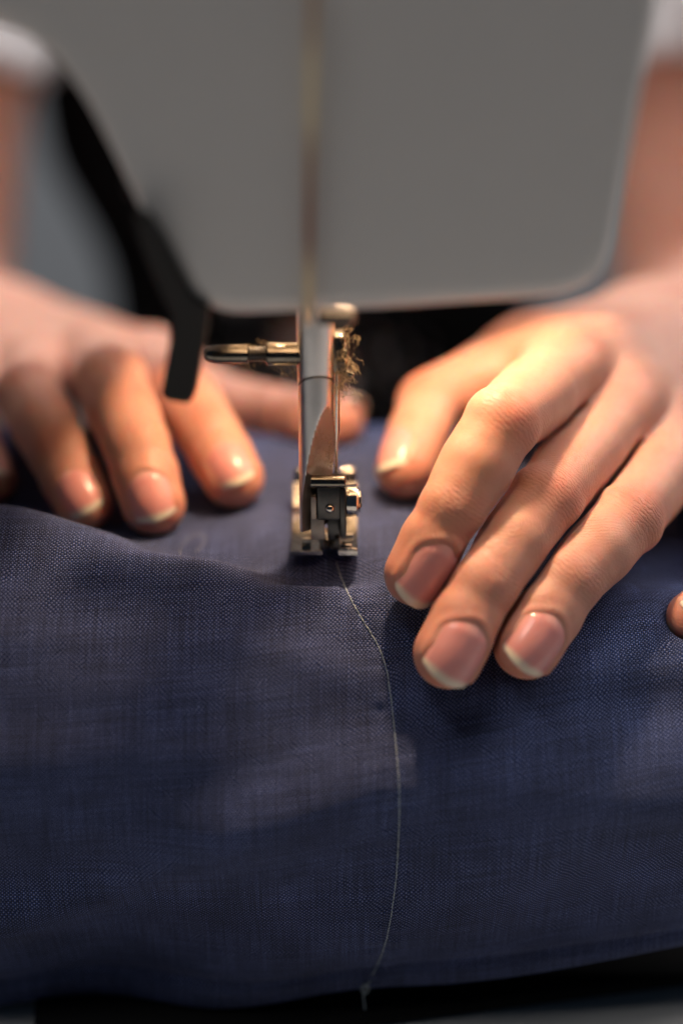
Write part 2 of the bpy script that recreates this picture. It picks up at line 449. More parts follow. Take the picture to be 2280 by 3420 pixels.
fL = {
 'index':  Finger([P(500, 1215, 90), P(600, 1300, 50), P(700, 1455, 31), P(778, 1592, 24)], [9.4, 8.6, 7.6, 6.9], LATL, roll=-0.15, nail_w=10.0, nail_l=12.0, ext=0.88, droop=2.2),
 'middle': Finger([P(325, 1200, 88), P(372, 1272, 39), P(455, 1485, 21), P(512, 1680, 17)], [9.8, 9.0, 7.9, 7.0], LATL, roll=-0.10, nail_w=10.6, nail_l=12.0, ext=0.88, droop=2.2),
 'ring':   Finger([P(130, 1235, 86), P(95, 1312, 43), P(196, 1512, 26), P(278, 1672, 21)], [9.2, 8.4, 7.4, 6.5], LATL, roll=-0.15, nail_w=9.8, nail_l=11.5, ext=0.88, droop=2.2),
 'little': Finger([P(-60, 1280, 88), P(-130, 1370, 58), P(-70, 1500, 45), P(-30, 1600, 34)], [8.4, 7.0, 6.2, 5.4], LATL, nail_w=7.8, nail_l=10.5),
 'thumb':  Finger([P(650, 1350, 92), P(930, 1382, 72), P(1120, 1398, 62)], [10.2, 8.6, 7.2], norm([0.1, 0.75, -0.6]), roll=0.0, thumb=True, nail_w=11.0, nail_l=13.5),
}
CMC_L = P(330, 1260, 125); WR_L = P(-90, 1120, 142); EL_L = np.array([-187., 330, -60]); SH_L = np.array([-158., 395, 215])

def hand_base(f, cmc, wr, el, sh, sgn):
    """palm, thenar, wrist and arm as (a, b, ra, rb, n, flat, k)"""
    b = []
    D = norm(np.array([0, -0.25, 1.0]))
    lat = norm(f['ring'].J[0] - f['index'].J[0])
    ax = norm(wr - f['middle'].J[0]); dn = norm(np.cross(lat, ax)); dn = dn if dn[2] > 0 else -dn
    for i, nm in enumerate(('index', 'middle', 'ring', 'little')):
        J = f[nm].J[0]; w = wr + lat * (i - 1.5) * 9.0 * 1.0 - dn * 1.0
        b.append((J - dn * 1.2, w, f[nm].R[0] * 1.03, 13.5, dn, 1.05, 7.0))
        b.append((J + dn * 0.8 - ax * 0.5, J + dn * 0.6 + ax * 7, 6.6, 5.0, None, 1, 7.0))           # knuckle
        b.append((J - dn * 7 + ax * 8, (J + w) / 2 - dn * 9, 9.0, 11.0, None, 1, 9.0))               # palm flesh
    T = f['thumb'].J[0]
    b.append((T, cmc, 11.0, 14.0, None, 1, 9.0))
    b.append((cmc, wr, 14.0, 17.0, None, 1, 10.0))
    b.append(((T + f['index'].J[0]) / 2 + ax * 6, (cmc + wr) / 2, 8.5, 13.0, None, 1, 12.0))         # web of the thumb
    fa = el - wr; n2 = norm(np.cross(norm(fa), lat)); n2 = n2 if n2[2] > 0 else -n2
    b.append((wr, wr + fa * 0.30, 23.0, 27.0, n2, 1.30, 14.0))
    b.append((wr + fa * 0.30, wr + fa * 0.72, 27.0, 38.0, n2, 1.08, 14.0))
    b.append((wr + fa * 0.72, el, 38.0, 36.0, None, 1, 14.0))
    b.append((el, el + (sh - el) * 0.5, 36.0, 40.0, None, 1, 18.0))
    b.append((el + (sh - el) * 0.5, sh, 40.0, 44.0, None, 1, 18.0))
    return b
baseR = hand_base(fR, CMC_R, WR_R, EL_R, SH_R, 1)
baseL = hand_base(fL, CMC_L, WR_L, EL_L, SH_L, -1)
TOR = [((-8, 445, -190), (-8, 445, -75), 92, 88, (0, 1, 0), 1.25, 30.), ((-8, 445, -75), (-6, 440, 65), 88, 128, (0, 1, 0), 1.5, 40.),
       ((-6, 440, 65), (-5, 445, 215), 128, 92, (0, 1, 0), 1.6, 40.),
       ((-100, 425, 225), (95, 415, 225), 44, 44, None, 1, 40.), ((-4, 450, 240), (-4, 440, 320), 52, 48, None, 1, 40.)]

def prim_box(pr, m=14):
    a, b = np.array(pr[0]), np.array(pr[1]); r = max(pr[2], pr[3]) + m
    return np.minimum(a, b) - r, np.maximum(a, b) + r

def axis(fine, h, lo, hi, hc):
    return np.concatenate([np.arange(lo, fine[0], hc), np.arange(fine[0], fine[1], h), np.arange(fine[1], hi + hc, hc)])

def field_box(ax, lo, hi):
    s = []
    for i in range(3):
        i0 = max(0, np.searchsorted(ax[i], lo[i]) - 1); i1 = min(len(ax[i]), np.searchsorted(ax[i], hi[i]) + 1)
        s.append(slice(i0, i1))
    return tuple(s), (ax[0][s[0]][:, None, None].astype(np.float32), ax[1][s[1]][None, :, None].astype(np.float32), ax[2][s[2]][None, None, :].astype(np.float32))

def surface_nets(F, ax):
    sgn = F < 0
    nx, ny, nz = F.shape
    cnt = np.zeros((nx - 1, ny - 1, nz - 1), np.int8)
    for i in (0, 1):
        for j in (0, 1):
            for k in (0, 1):
                cnt += sgn[i:nx - 1 + i, j:ny - 1 + j, k:nz - 1 + k]
    act = (cnt > 0) & (cnt < 8); idx = np.argwhere(act)
    ids = np.full(act.shape, -1, np.int32); ids[act] = np.arange(len(idx))
    acc = np.zeros((len(idx), 3)); num = np.zeros(len(idx))
    cor = [(i, j, k) for i in (0, 1) for j in (0, 1) for k in (0, 1)]
    def corner(c):
        q = idx + np.array(c); return F[q[:, 0], q[:, 1], q[:, 2]], np.stack([ax[0][q[:, 0]], ax[1][q[:, 1]], ax[2][q[:, 2]]], 1)
    cv = {c: corner(c) for c in cor}
    for a in cor:
        for d in range(3):
            if a[d] == 0:
                b = list(a); b[d] = 1; b = tuple(b)
                fa, pa = cv[a]; fb, pb = cv[b]; cr = (fa < 0) != (fb < 0)
                t = np.where(cr, fa / np.where(cr, fa - fb, 1), 0)
                acc += np.where(cr[:, None], pa + (pb - pa) * t[:, None], 0); num += cr
    V = acc / num[:, None]
    quads = []
    for d in range(3):
        e1, e2 = (d + 1) % 3, (d + 2) % 3
        A = [slice(None)] * 3; B = [slice(None)] * 3
        A[d] = slice(0, -1); B[d] = slice(1, None)
        for e in (e1, e2): A[e] = slice(1, -1); B[e] = slice(1, -1)
        sa, sb = sgn[tuple(A)], sgn[tuple(B)]
        E = np.argwhere(sa != sb); flip = sa[tuple(E.T)]
        E = E + np.array([0 if i == d else 1 for i in range(3)])
        o1 = np.zeros(3, int); o1[e1] = 1; o2 = np.zeros(3, int); o2[e2] = 1
        g = lambda q: ids[q[:, 0], q[:, 1], q[:, 2]]
        q = np.stack([g(E - o1 - o2), g(E - o2), g(E), g(E - o1)], 1)
        q[~flip] = q[~flip][:, ::-1]
        quads.append(q)
    return V, np.concatenate(quads)

def relax(V, Q, it, lam=0.5):
    e = np.concatenate([Q[:, [0, 1]], Q[:, [1, 2]], Q[:, [2, 3]], Q[:, [3, 0]]])
    e = np.concatenate([e, e[:, ::-1]]); n = len(V)
    deg = np.bincount(e[:, 0], minlength=n)
    for _ in range(it):
        for l in (lam, -lam * 1.04):
            s = np.stack([np.bincount(e[:, 0], weights=V[e[:, 1], c], minlength=n) for c in range(3)], 1)
            V = V + l * (s / deg[:, None] - V)
    return V

def np_mesh(name, V, Q):
    me = bpy.data.meshes.new(name)
    me.vertices.add(len(V)); me.vertices.foreach_set('co', (V * S).astype(np.float32).ravel())
    me.loops.add(Q.size); me.loops.foreach_set('vertex_index', Q.astype(np.int32).ravel())
    me.polygons.add(len(Q)); me.polygons.foreach_set('loop_start', np.arange(0, Q.size, 4, dtype=np.int32))
    me.update(calc_edges=True); me.validate()
    return me

HF = 0.60
AXB = [axis((-112, 116), HF, -240, 240, 6.0), axis((-40, 112), HF, -60, 560, 6.0), axis((-26, 58), HF, -290, 380, 6.0)]
def build_body():
    G = np.full(tuple(len(a) for a in AXB), 60.0, np.float32)
    for pr in TOR + baseR + baseL:
        lo, hi = prim_box(pr, 20 if pr[6] < 20 else 45)
        s, p = field_box(AXB, lo, hi)
        q = seg_d(p, pr[0], pr[1], pr[2], pr[3], pr[4], pr[5]).astype(np.float32)
        G[s] = smin(G[s], q, pr[6])
    base = G.copy()
    for f in list(fR.values()) + list(fL.values()):
        s, p = field_box(AXB, f.lo, f.hi)
        q = f.sdf(p).astype(np.float32)
        fb = smin(base[s], q, 6.0 if not f.thumb else 9.0)
        cut = 0.52 - np.abs(G[s] - fb) * 0.5 - np.maximum(0, 4.5 - base[s]) * 2.0      # narrow gap between neighbouring fingers
        G[s] = np.maximum(np.minimum(G[s], fb), cut)
    V, Q = surface_nets(G, AXB)
    V = relax(V, Q, 2)
    return V, Q
def hand_sdf(p, fs, base):
    g = None
    for pr in base[:14]:
        q = seg_d(p, *pr[:6]); g = q if g is None else smin(g, q, pr[6])
    d = g
    for f in fs.values(): d = np.minimum(d, smin(g, f.sdf(p), 6.0 if not f.thumb else 9.0))
    return d

# ------------------------------------------------------------------ setting: wall, floor, table
def sheet(name, pts, mat, kind='structure'):
    o = mesh_obj(name, pts, [tuple(range(len(pts)))], mat, None, False); o['kind'] = kind; return o
wall = sheet('wall', [(-1600, 1500, -750), (1600, 1500, -750), (1600, 1500, 1400), (-1600, 1500, 1400)], M['wall'])
floor = sheet('floor', [(-1600, -900, -750), (1600, -900, -750), (1600, 1500, -750), (-1600, 1500, -750)], M['floor'])
TZ = -105.0
t = empty('sewing_table', (0, 0, TZ))
MB().box((0, -40, TZ - 12), (1100, 680, 24), 3, 3).build('table_top', M['table'], t)
for sx in (-1, 1):
    for sy in (-1, 1):
        MB().box((sx * 500, -20 + sy * 320, TZ - 387), (40, 40, 724), 3, 2).build('leg', M['table'], t)
tag(t, 'white laminate sewing table under the sewing machine', 'table')
e0_, e1_ = P(1200, 3402, z=TZ + 4), P(2280, 3262, z=TZ + 4)
dm = norm((e1_ - e0_) * [1, 1, 0]); nm_ = np.array([-dm[1], dm[0], 0])
M_ = MB(); M_.box((0, 0, 0), (460, 230, 4), 1.8, 3)
lm_ = 230 - np.linalg.norm(P(130, 3400, z=TZ + 4)[0] - e0_[0])
M_.v = [tuple(e0_ + dm * (q[0] + lm_) + nm_ * (q[1] + 115) + np.array([0, 0, q[2] - 1.8])) for q in M_.v]
mt = M_.build('shade_mat', M['mat']); tag(mt, 'dark mat standing in for the shade on the white table under the sewing machine', 'mat')  # dark sheet added to give the table its deep shade under the machine

# ------------------------------------------------------------------ sewing machine
sm = empty('sewing_machine', (0, 20, TZ + 4.4))
tag(sm, 'white sewing machine with its steel presser foot down on the navy cloth', 'sewing machine')
# outline of the head on its rear face, y = HY
HY = -30.0
px_out = [(-320, 52), (-160, 62), (-60, 80), (20, 106), (90, 138), (155, 188), (215, 256), (280, 352), (350, 485), (450, 690), (530, 837), (575, 915),
          (620, 983), (672, 1030), (740, 1056), (820, 1064), (1050, 1056), (1300, 1045), (1600, 1025), (1800, 1012), (1890, 998), (1965, 968), (2020, 920), (2050, 850), (2068, 770), (2110, 545), (2162, 270), (2212, 0), (2262, -270)]
out = [P(a, b, y=HY) for a, b in px_out]
out = np.array([(p[0], p[2]) for p in out])
out = catmull(out, 240)
zt = 225.0
topx = out[-1][0]
lx = -250.0
tail = [(topx + 2, zt), (lx, zt), (lx, out[0][1])]
poly = np.vstack([out, tail])
def inset_rings(poly, yf, yb, r, nb=7, thick_back=None):
    m = len(poly); tang = np.roll(poly, -1, 0) - np.roll(poly, 1, 0); tang /= np.linalg.norm(tang, axis=1)[:, None]
    nrm = np.stack([-tang[:, 1], tang[:, 0]], 1)          # inward for counter-clockwise
    area_ = 0.5 * np.sum(poly[:, 0] * np.roll(poly[:, 1], -1) - np.roll(poly[:, 0], -1) * poly[:, 1])
    if area_ < 0: nrm = -nrm
    rings = []
    for i in range(nb + 1):
        g = math.pi / 2 * i / nb
        off = r * (1 - math.sin(g)); y = yf + r * (1 - math.cos(g))
        rings.append([(p[0] + n[0] * off, y, p[1] + n[1] * off) for p, n in zip(poly, nrm)])
    rings.append([(p[0], yb - r, p[1]) for p in poly])
    for i in range(nb, -1, -1):
        g = math.pi / 2 * i / nb
        off = r * (1 - math.sin(g)); y = yb - r * (1 - math.cos(g))
        rings.append([(p[0] + n[0] * off, y, p[1] + n[1] * off) for p, n in zip(poly, nrm)])
    v = [p for ring in rings for p in ring]; f = []
    for i in range(len(rings) - 1):
        for k in range(m):
            k2 = (k + 1) % m; f.append((i * m + k, i * m + k2, (i + 1) * m + k2, (i + 1) * m + k))
    f.append(tuple(range(m))); f.append(tuple((len(rings) - 1) * m + k for k in reversed(range(m))))
    return v, f
v, f = inset_rings(poly, HY, 74.0, 4.6)
head = MB().add(v, f)
head_o = head.build('machine_head', M['plastic'], sm, auto=40)
bmh = bmesh.new(); bmh.from_mesh(head_o.data); bmesh.ops.recalc_face_normals(bmh, faces=bmh.faces); bmh.to_mesh(head_o.data); bmh.free()
# the head is hollow and open below: lamp, needle bar and presser bar sit in the opening
cvp = [(-20, 40), (46.5, 40), (47.5, 66), (48.5, 80), (52.5, 122), (-43, 122), (-27, 80), (-22.5, 68)]
cvv = [(x, y, z) for y in (HY + 4.0, 42.0) for x, z in cvp]; nc_ = len(cvp)
cvf = [tuple(range(nc_)), tuple(nc_ + k for k in reversed(range(nc_)))] + [(k, nc_ + k, nc_ + (k + 1) % nc_, (k + 1) % nc_) for k in range(nc_)]
cme = bpy.data.meshes.new('cavity'); cme.from_pydata([tuple(np.array(q) * S) for q in cvv], [], cvf)
bmh = bmesh.new(); bmh.from_mesh(cme); bmesh.ops.recalc_face_normals(bmh, faces=bmh.faces); bmh.to_mesh(cme); bmh.free()
cob = bpy.data.objects.new('cavity', cme); COL.objects.link(cob)
bo = head_o.modifiers.new('opening', 'BOOLEAN'); bo.object = cob; bo.operation = 'DIFFERENCE'; bo.solver = 'EXACT'
bpy.context.view_layer.update(); dg = bpy.context.evaluated_depsgraph_get()
nme = bpy.data.meshes.new_from_object(head_o.evaluated_get(dg)); head_o.modifiers.clear(); head_o.data = nme
bpy.data.objects.remove(cob); nme.set_sharp_from_angle(angle=math.radians(40))
MB().box((-215, 8, 59), (70, 76, 330), 8, 4).build('pillar', M['plastic'], sm)
# free arm (bed), inside the cloth
bp_ = [(-23, -100.2), (-25, -66), (-27, -48), (-22, -33), (-12, -23), (0, -17.5), (8, -17), (70, -17), (80, -20), (84, -28), (84, -100.2)]
bv = []; bf = []; nb_ = len(bp_)
for x in (-180, 105):
    bv += [(x, y, z) for y, z in bp_]
for k in range(nb_): bf.append((k, (k + 1) % nb_, nb_ + (k + 1) % nb_, nb_ + k))
bf.append(tuple(range(nb_))); bf.append(tuple(nb_ + k for k in reversed(range(nb_))))
MB().add(bv, bf).build('free_arm', M['black'], sm)
# lamp under the head
LAMP = np.array([15.0, 20.0, 110.0])
lm, lnt, lb = new_mat('lamp_glass'); lb.inputs['Emission Color'].default_value = (1, 0.62, 0.28, 1); lb.inputs['Emission Strength'].default_value = 20; lb.inputs['Base Color'].default_value = (0.8, 0.7, 0.5, 1)
MB().lathe(LAMP + (0, 0, 6), LAMP + (0, 0, 0.8), [(0, 6), (0.5, 6), (0.85, 5.2), (1, 3.5)]).build('lamp', lm, sm)
lamp = area('machine_lamp', LAMP, LAMP + np.array([-6, -24, -100.]), 10.0, 0.238, (1.0, 0.68, 0.42), shape='DISK')

# presser bar: steel rod with a ground flank
BX, BR = -3.0, 3.9
def bar_mesh(z0, z1, cut=True, n=56, m=60):
    v = []; f = []; nn = norm([0.62, -0.78, 0])
    for i in range(m):
        z = z0 + (z1 - z0) * i / (m - 1)
        c = 9.0
        if cut: c = BR + 0.05 - max(0.0, (35.5 - z)) * 0.19; c = max(c, -0.4)
        for k in range(n):
            g = 2 * math.pi * k / n
            q = np.array([math.cos(g) * BR, math.sin(g) * BR, 0]); e = q.dot(nn)
            if e > c: q = q - nn * (e - c)
            v.append((BX + q[0], q[1], z + ((3.3 * max(0, -math.sin(g)) + 0.35 * math.cos(g)) if cut and i == m - 1 else 0)))
    for i in range(m - 1):
        for k in range(n):
            k2 = (k + 1) % n; f.append((i * n + k, i * n + k2, (i + 1) * n + k2, (i + 1) * n + k))
    f.append(tuple(reversed(range(n)))); f.append(tuple((m - 1) * n + k for k in range(n)))
    return v, f, n, m
v, f, n_, m_ = bar_mesh(5.5, 38.5)
bar = mesh_obj('presser_bar', v, f, M['steel'], sm)
bar.data.materials.append(M['facet'])
nn_ = norm([0.62, -0.78, 0])
for pl in bar.data.polygons:
    c = np.array(pl.center) / S; q = c - np.array([BX, 0, c[2]])
    if len(pl.vertices) == 4 and np.hypot(q[0], q[1]) < BR * 0.985 and q.dot(nn_) > -0.5 and pl.normal.dot(Vector(nn_)) > 0.7: pl.material_index = 1
bar.data.set_sharp_from_angle(angle=math.radians(25))
# upper sleeve, parted by a slanted groove
sl = MB(); n = 56; v = []; f = []
zs = [0, 0.25, 0.5, 46]
for i, (zz, rr) in enumerate([(0.0, BR - 0.25), (0.12, BR + 0.02), (0.6, BR + 0.10), (46, BR + 0.10)]):
    for k in range(n):
        g = 2 * math.pi * k / n; cx, cy = math.cos(g), math.sin(g)
        zb = 38.9 + 3.3 * (max(0, -cy)) + 0.35 * cx
        v.append((BX + cx * rr, cy * rr, zb + zz if i < 3 else 75))
for i in range(3):
    for k in range(n):
        k2 = (k + 1) % n; f.append((i * n + k, i * n + k2, (i + 1) * n + k2, (i + 1) * n + k))
f.append(tuple(reversed(range(n)))); f.append(tuple(3 * n + k for k in range(n)))
sl.add(v, f).build('bar_sleeve', M['steel'], sm, auto=25)
MB().lathe((BX, 0, 36.0), (BX, 0, 46.0), [(0, BR - 0.5), (1, BR - 0.5)]).build('groove_ring', M['dark_steel'], sm)

# clamp screw on the left
def PX(px, py): return P(px, py, y=0.0)
a = PX(995, 1182); b = PX(683, 1181)
zc = a[2]; x0, x1 = b[0], a[0]
scr = MB().lathe((PX(862, 0)[0], 0, zc), (x1 + 2, 0, zc), [(0, 1.9), (0.02, 2.35), (0.05, 2.5), (0.28, 2.5), (0.30, 2.42), (1, 2.42)]).build('clamp_barrel', M['brass_steel'], sm, auto=25)
thr = MB(); pts = []; rs = []
xa, xb = PX(862, 0)[0], PX(798, 0)[0]
prof = []
for i in range(33):
    prof.append((i / 32, 1.45 + 0.28 * abs(math.sin(math.pi * i / 4.0))))
thr.lathe((xa + 0.5, 0, zc), (xb - 0.5, 0, zc), prof).build('screw_thread', M['dark_steel'], scr, auto=60)
kn = [(0, 1.7), (0.02, 1.95), (0.06, 2.02)]
for i in range(10):
    g = i / 9 * math.pi / 2; kn.append((0.55 + 0.45 * math.sin(g), 2.0 * (math.cos(g) ** 0.45 if g < 1.57 else 0.02)))
MB().lathe((xb, 0, zc), (x0, 0, zc), kn).build('screw_knob', M['brass_steel'], scr, auto=40)
# needle clamp on the right of the bar
c0 = P(1146, 1190, y=1.0)
cl = MB().box((c0[0] - 1.6, 2, c0[2] + 1.0), (4.0, 6.5, 8.6), 0.8, 3)
cl.lathe(c0 + np.array([-1.4, 0, -0.3]), c0 + np.array([0.9, 0, -0.3]), [(0, 3.1), (0.2, 3.3), (0.8, 3.3), (1, 2.6)], n=8)
cl.lathe(P(1140, 1236, y=0), P(1180, 1254, y=-0.5), [(0, 0.75), (0.8, 0.72), (0.95, 0.6), (1, 0.3)], n=14)
nc = cl.build('needle_clamp', M['brass_steel'], sm, auto=30)
MB().lathe(c0 + np.array([-1.6, 2.5, -4]), np.array([1.2, 3.0, 2.0]), [(0, 0.9), (0.35, 0.9), (0.42, 0.45), (0.94, 0.42), (1, 0.05)], n=14).build('needle', M['chrome'], nc)
MB().lathe(P(1062, 1052, y=-20), P(1188, 1062, y=-20), [(0, 1.2), (0.05, 1.8), (0.8, 1.9), (0.93, 1.6), (1, 0.8)]).build('thread_guide', M['dark_steel'], sm)

# ankle block with its thumb screw
def bx(x0, x1, y0, y1, z0, z1, bev=0.25, mb=None):
    return (mb or MB()).box(((x0 + x1) / 2, (y0 + y1) / 2, (z0 + z1) / 2), (x1 - x0, y1 - y0, z1 - z0), bev, 2)
ank = bx(-3.0, 2.2, -3.6, 3.2, 9.0, 17.6, 0.5)
bx(2.0, 3.4, -3.9, 3.4, 5.2, 16.6, 0.4, ank)
ank_o = ank.build('ankle', M['dark_steel'], sm)
MB().lathe((-4.4, -2.8, 17.9), (3.2, -2.8, 17.9), [(0, 1.2), (0.03, 1.45), (0.97, 1.45), (1, 1.2)]).build('ankle_top', M['brass_steel'], ank_o, auto=30)
bx(-4.3, -3.1, -3.9, 1.0, 9.4, 14.8, 0.2).build('ankle_plate', M['facet'], ank_o)
bx(-4.4, -1.4, -2.9, -1.0, 4.0, 9.2, 0.2).build('ankle_plate', M['facet'], ank_o)
MB().lathe((-0.2, -3.4, 11.9), (-0.2, -4.5, 11.9), [(0, 1.05), (0.5, 1.0), (0.85, 0.75), (1, 0.3)]).build('pin', M['chrome'], ank_o, auto=50)
th = [(0, 1.6), (0.08, 1.6), (0.1, 3.0), (0.16, 3.5), (0.25, 3.6), (0.75, 3.6), (0.84, 3.4), (0.9, 2.6), (1, 2.5)]
ts = MB().lathe((2.9, -0.5, 12.4), (6.5, -0.5, 12.4), th, n=36).build('thumb_screw', M['chrome'], sm, auto=30)
bx(6.3, 6.75, -3.0, 2.0, 11.9, 12.9, 0.1).build('screw_slot', M['dark_steel'], ts)
bx(-0.7, 2.0, -1.6, 2.6, 3.0, 9.2, 0.3).build('ankle_stem', M['dark_steel'], ank_o)
# sole of the foot: two toes curling up at the far end, cross bars, needle slot
def strip(x0, x1, path, th):
    v = []; f = []; path = catmull(path, 26); tg = np.gradient(path, axis=0); tg /= np.linalg.norm(tg, axis=1)[:, None]
    nr = np.stack([-tg[:, 1], tg[:, 0]], 1); nr[nr[:, 1] < 0] *= -1
    for p, q in zip(path, nr):
        for x, s_ in ((x0, 0), (x1, 0), (x1, 1), (x0, 1)):
            v.append((x, p[0] + q[0] * th * s_, p[1] + q[1] * th * s_))
    m = len(path)
    for i in range(m - 1):
        for k in range(4):
            k2 = (k + 1) % 4; f.append((i * 4 + k, i * 4 + k2, (i + 1) * 4 + k2, (i + 1) * 4 + k))
    f.append((3, 2, 1, 0)); f.append(tuple((m - 1) * 4 + k for k in range(4)))
    return v, f
FZ = 0.45
foot = MB()
pathL = [(-3.2, FZ), (4, FZ), (14, FZ), (20, FZ + 1.2), (24.5, FZ + 4.6), (26.5, FZ + 8.2)]
foot.add(*strip(-8.9, -1.9, pathL, 1.1)); foot.add(*strip(1.6, 5.9, pathL, 1.1))
bx(-1.9, 1.6, 3.0, 9.0, FZ, FZ + 1.1, 0.05, foot)
fo = foot.build('presser_foot', M['chrome'], sm, smooth=True, auto=30)
bvm = fo.modifiers.new('edge', 'BEVEL'); bvm.width = 0.25 * S; bvm.segments = 2; bvm.limit_method = 'ANGLE'
cb = MB()
cb.lathe((2.2, 0.6, 3.2), (5.0, 0.6, 3.2), [(0, 0.5), (0.05, 0.75), (0.95, 0.75), (1, 0.5)]); cb.build('cross_pin', M['chrome'], fo)
bx(2.0, 4.6, -2.2, -0.4, 1.6, 2.5, 0.25).build('foot_rail', M['chrome'], fo)
bx(1.7, 5.8, -3.1, -2.2, 1.5, 2.05, 0.2).build('foot_lip', M['chrome'], fo)
bx(-6.6, -4.4, -0.6, 0.6, 1.6, 3.2, 0.3).build('foot_rail', M['chrome'], fo)
bx(-2.6, -1.5, -2.6, 6.0, 1.5, 4.4, 0.3).build('foot_cheek', M['dark_steel'], fo)
bx(0.9, 1.9, -2.6, 6.0, 1.5, 4.4, 0.3).build('foot_cheek', M['dark_steel'], fo)
MB().lathe((-2.0, -1.4, 2.3), (1.4, -1.4, 2.3), [(0, 1.0), (0.3, 1.1), (0.5, 0.6), (0.7, 1.1), (1, 1.0)]).build('hinge_pin', M['dark_steel'], fo)
MB().lathe((-7.9, 26.2, 7.8), (-5.6, 26.2, 7.8), [(0, 1.4), (0.1, 1.9), (0.9, 1.9), (1, 1.4)]).build('toe_curl', M['chrome'], fo)
MB().lathe((2.6, 26.2, 7.8), (5.2, 26.2, 7.8), [(0, 1.4), (0.1, 1.9), (0.9, 1.9), (1, 1.4)]).build('toe_curl', M['chrome'], fo)

# lifter lever
def slab(pxs, y0, y1, thick):
    """outline in the picture, standing between y0 (top) and y1 (bottom), with real thickness away from the viewer"""
    ys = np.array([p[1] for p in pxs], float); tt = (ys - ys.min()) / (ys.max() - ys.min())
    fr = [P(p[0], p[1], y=y0 + (y1 - y0) * q) for p, q in zip(pxs, tt)]
    bk = [p + np.array([0, thick, -0.4]) for p in fr]; m = len(fr)
    v = fr + bk; f = [tuple(reversed(range(m))), tuple(m + k for k in range(m))]
    for k in range(m): f.append((k, (k + 1) % m, m + (k + 1) % m, m + k))
    return MB().add(v, f)
lev = slab([(462, 700), (500, 728), (545, 800), (600, 905), (652, 1000), (694, 1012), (702, 1032), (690, 1120), (668, 1225), (650, 1318), (640, 1340), (622, 1350),
            (560, 1340), (541, 1330), (537, 1312), (556, 1200), (572, 1100), (574, 1062), (545, 1000), (500, 900), (466, 800), (450, 715)], -36.5, -24, 5.0).build('lifter_lever', M['black'], sm, smooth=False, auto=0)
bvm = lev.modifiers.new('edge', 'BEVEL'); bvm.width = 0.9 * S; bvm.segments = 3
bmh = bmesh.new(); bmh.from_mesh(lev.data); bmesh.ops.recalc_face_normals(bmh, faces=bmh.faces); bmh.to_mesh(lev.data); bmh.free()

# lint caught on the needle clamp
def fibre(start, length, step=0.35, curl=0.55, down=0.06):
    p = np.array(start, float); d = norm(rng.normal(size=3)); ax_ = norm(rng.normal(size=3)); pts = [p.copy()]
    for _ in range(max(4, int(length / step))):
        ax_ = norm(ax_ + rng.normal(size=3) * 0.35)
        d = norm(d + np.cross(ax_, d) * curl + rng.normal(size=3) * 0.18 + np.array([0, 0, -down])); p = p + d * step; pts.append(p.copy())
    return pts
li = MB()
for i in range(150):
    c = c0 + np.array([rng.normal(0, 1.3) - 0.3, rng.normal(-1.5, 1.3), rng.normal(-1.5, 3.0)])
    li.tube(fibre(c, rng.uniform(2, 7)), rng.uniform(0.025, 0.055), 4)
for i in range(26):
    c = P(1130 + rng.uniform(-8, 30), rng.uniform(1240, 1310), y=-1.5); li.tube(fibre(c, rng.uniform(2, 6)), 0.04, 4)
for i in range(60):
    c = P(rng.uniform(800, 1000), 1182 + rng.choice([-1, 1]) * rng.uniform(28, 38), y=-1.0); li.tube(fibre(c, rng.uniform(0.8, 3.0)), 0.035, 4)
for i in range(30):
    c = P(rng.uniform(940, 1000), rng.uniform(1215, 1250), y=-1.0); li.tube(fibre(c, rng.uniform(2, 5)), 0.04, 4)
for i in range(40):
    c = P(rng.uniform(1092, 1105), rng.uniform(1460, 1560), y=-3.2); li.tube(fibre(c, rng.uniform(0.5, 1.6)), 0.035, 4)
for i in range(36):
    c = P(rng.uniform(1040, 1098), rng.uniform(1440, 1560), y=-3.6); li.tube(fibre(c, rng.uniform(0.3, 1.0), step=0.15), 0.03, 4)
tag(li.build('lint', M['lint'], sm, auto=0), kind='stuff')

# gold thread hanging in front of the head: a flat twisted yarn
gp = [P(1052, -160, y=-33.0), P(1046, 0, y=-32.5), P(1040, 260, y=-32.2), P(1035, 560, y=-32.0), P(1031, 850, y=-31.9), P(1029, 1030, y=-31.6), P(1029, 1056, y=-30.2), P(1029, 1064, y=-27.0), P(1029, 1050, y=-24.0), np.array([-4.0, -20.0, 76.0])]
gp = catmull(gp, 900); acc_ = np.concatenate([[0], np.cumsum(np.linalg.norm(np.diff(gp, axis=0), axis=1))])
cord = MB()
for ply in range(3):
    g = acc_ * 2 * math.pi / 2.6 + ply * 2 * math.pi / 3
    cord.tube(gp + np.stack([np.cos(g), np.sin(g), 0 * g], 1) * 0.42, 0.42, 6)
v, f = cord.v, cord.f
gt = mesh_obj('needle_thread', v, f, M['gold']); tag(gt, 'golden thread hanging down in front of the machine head', 'thread')

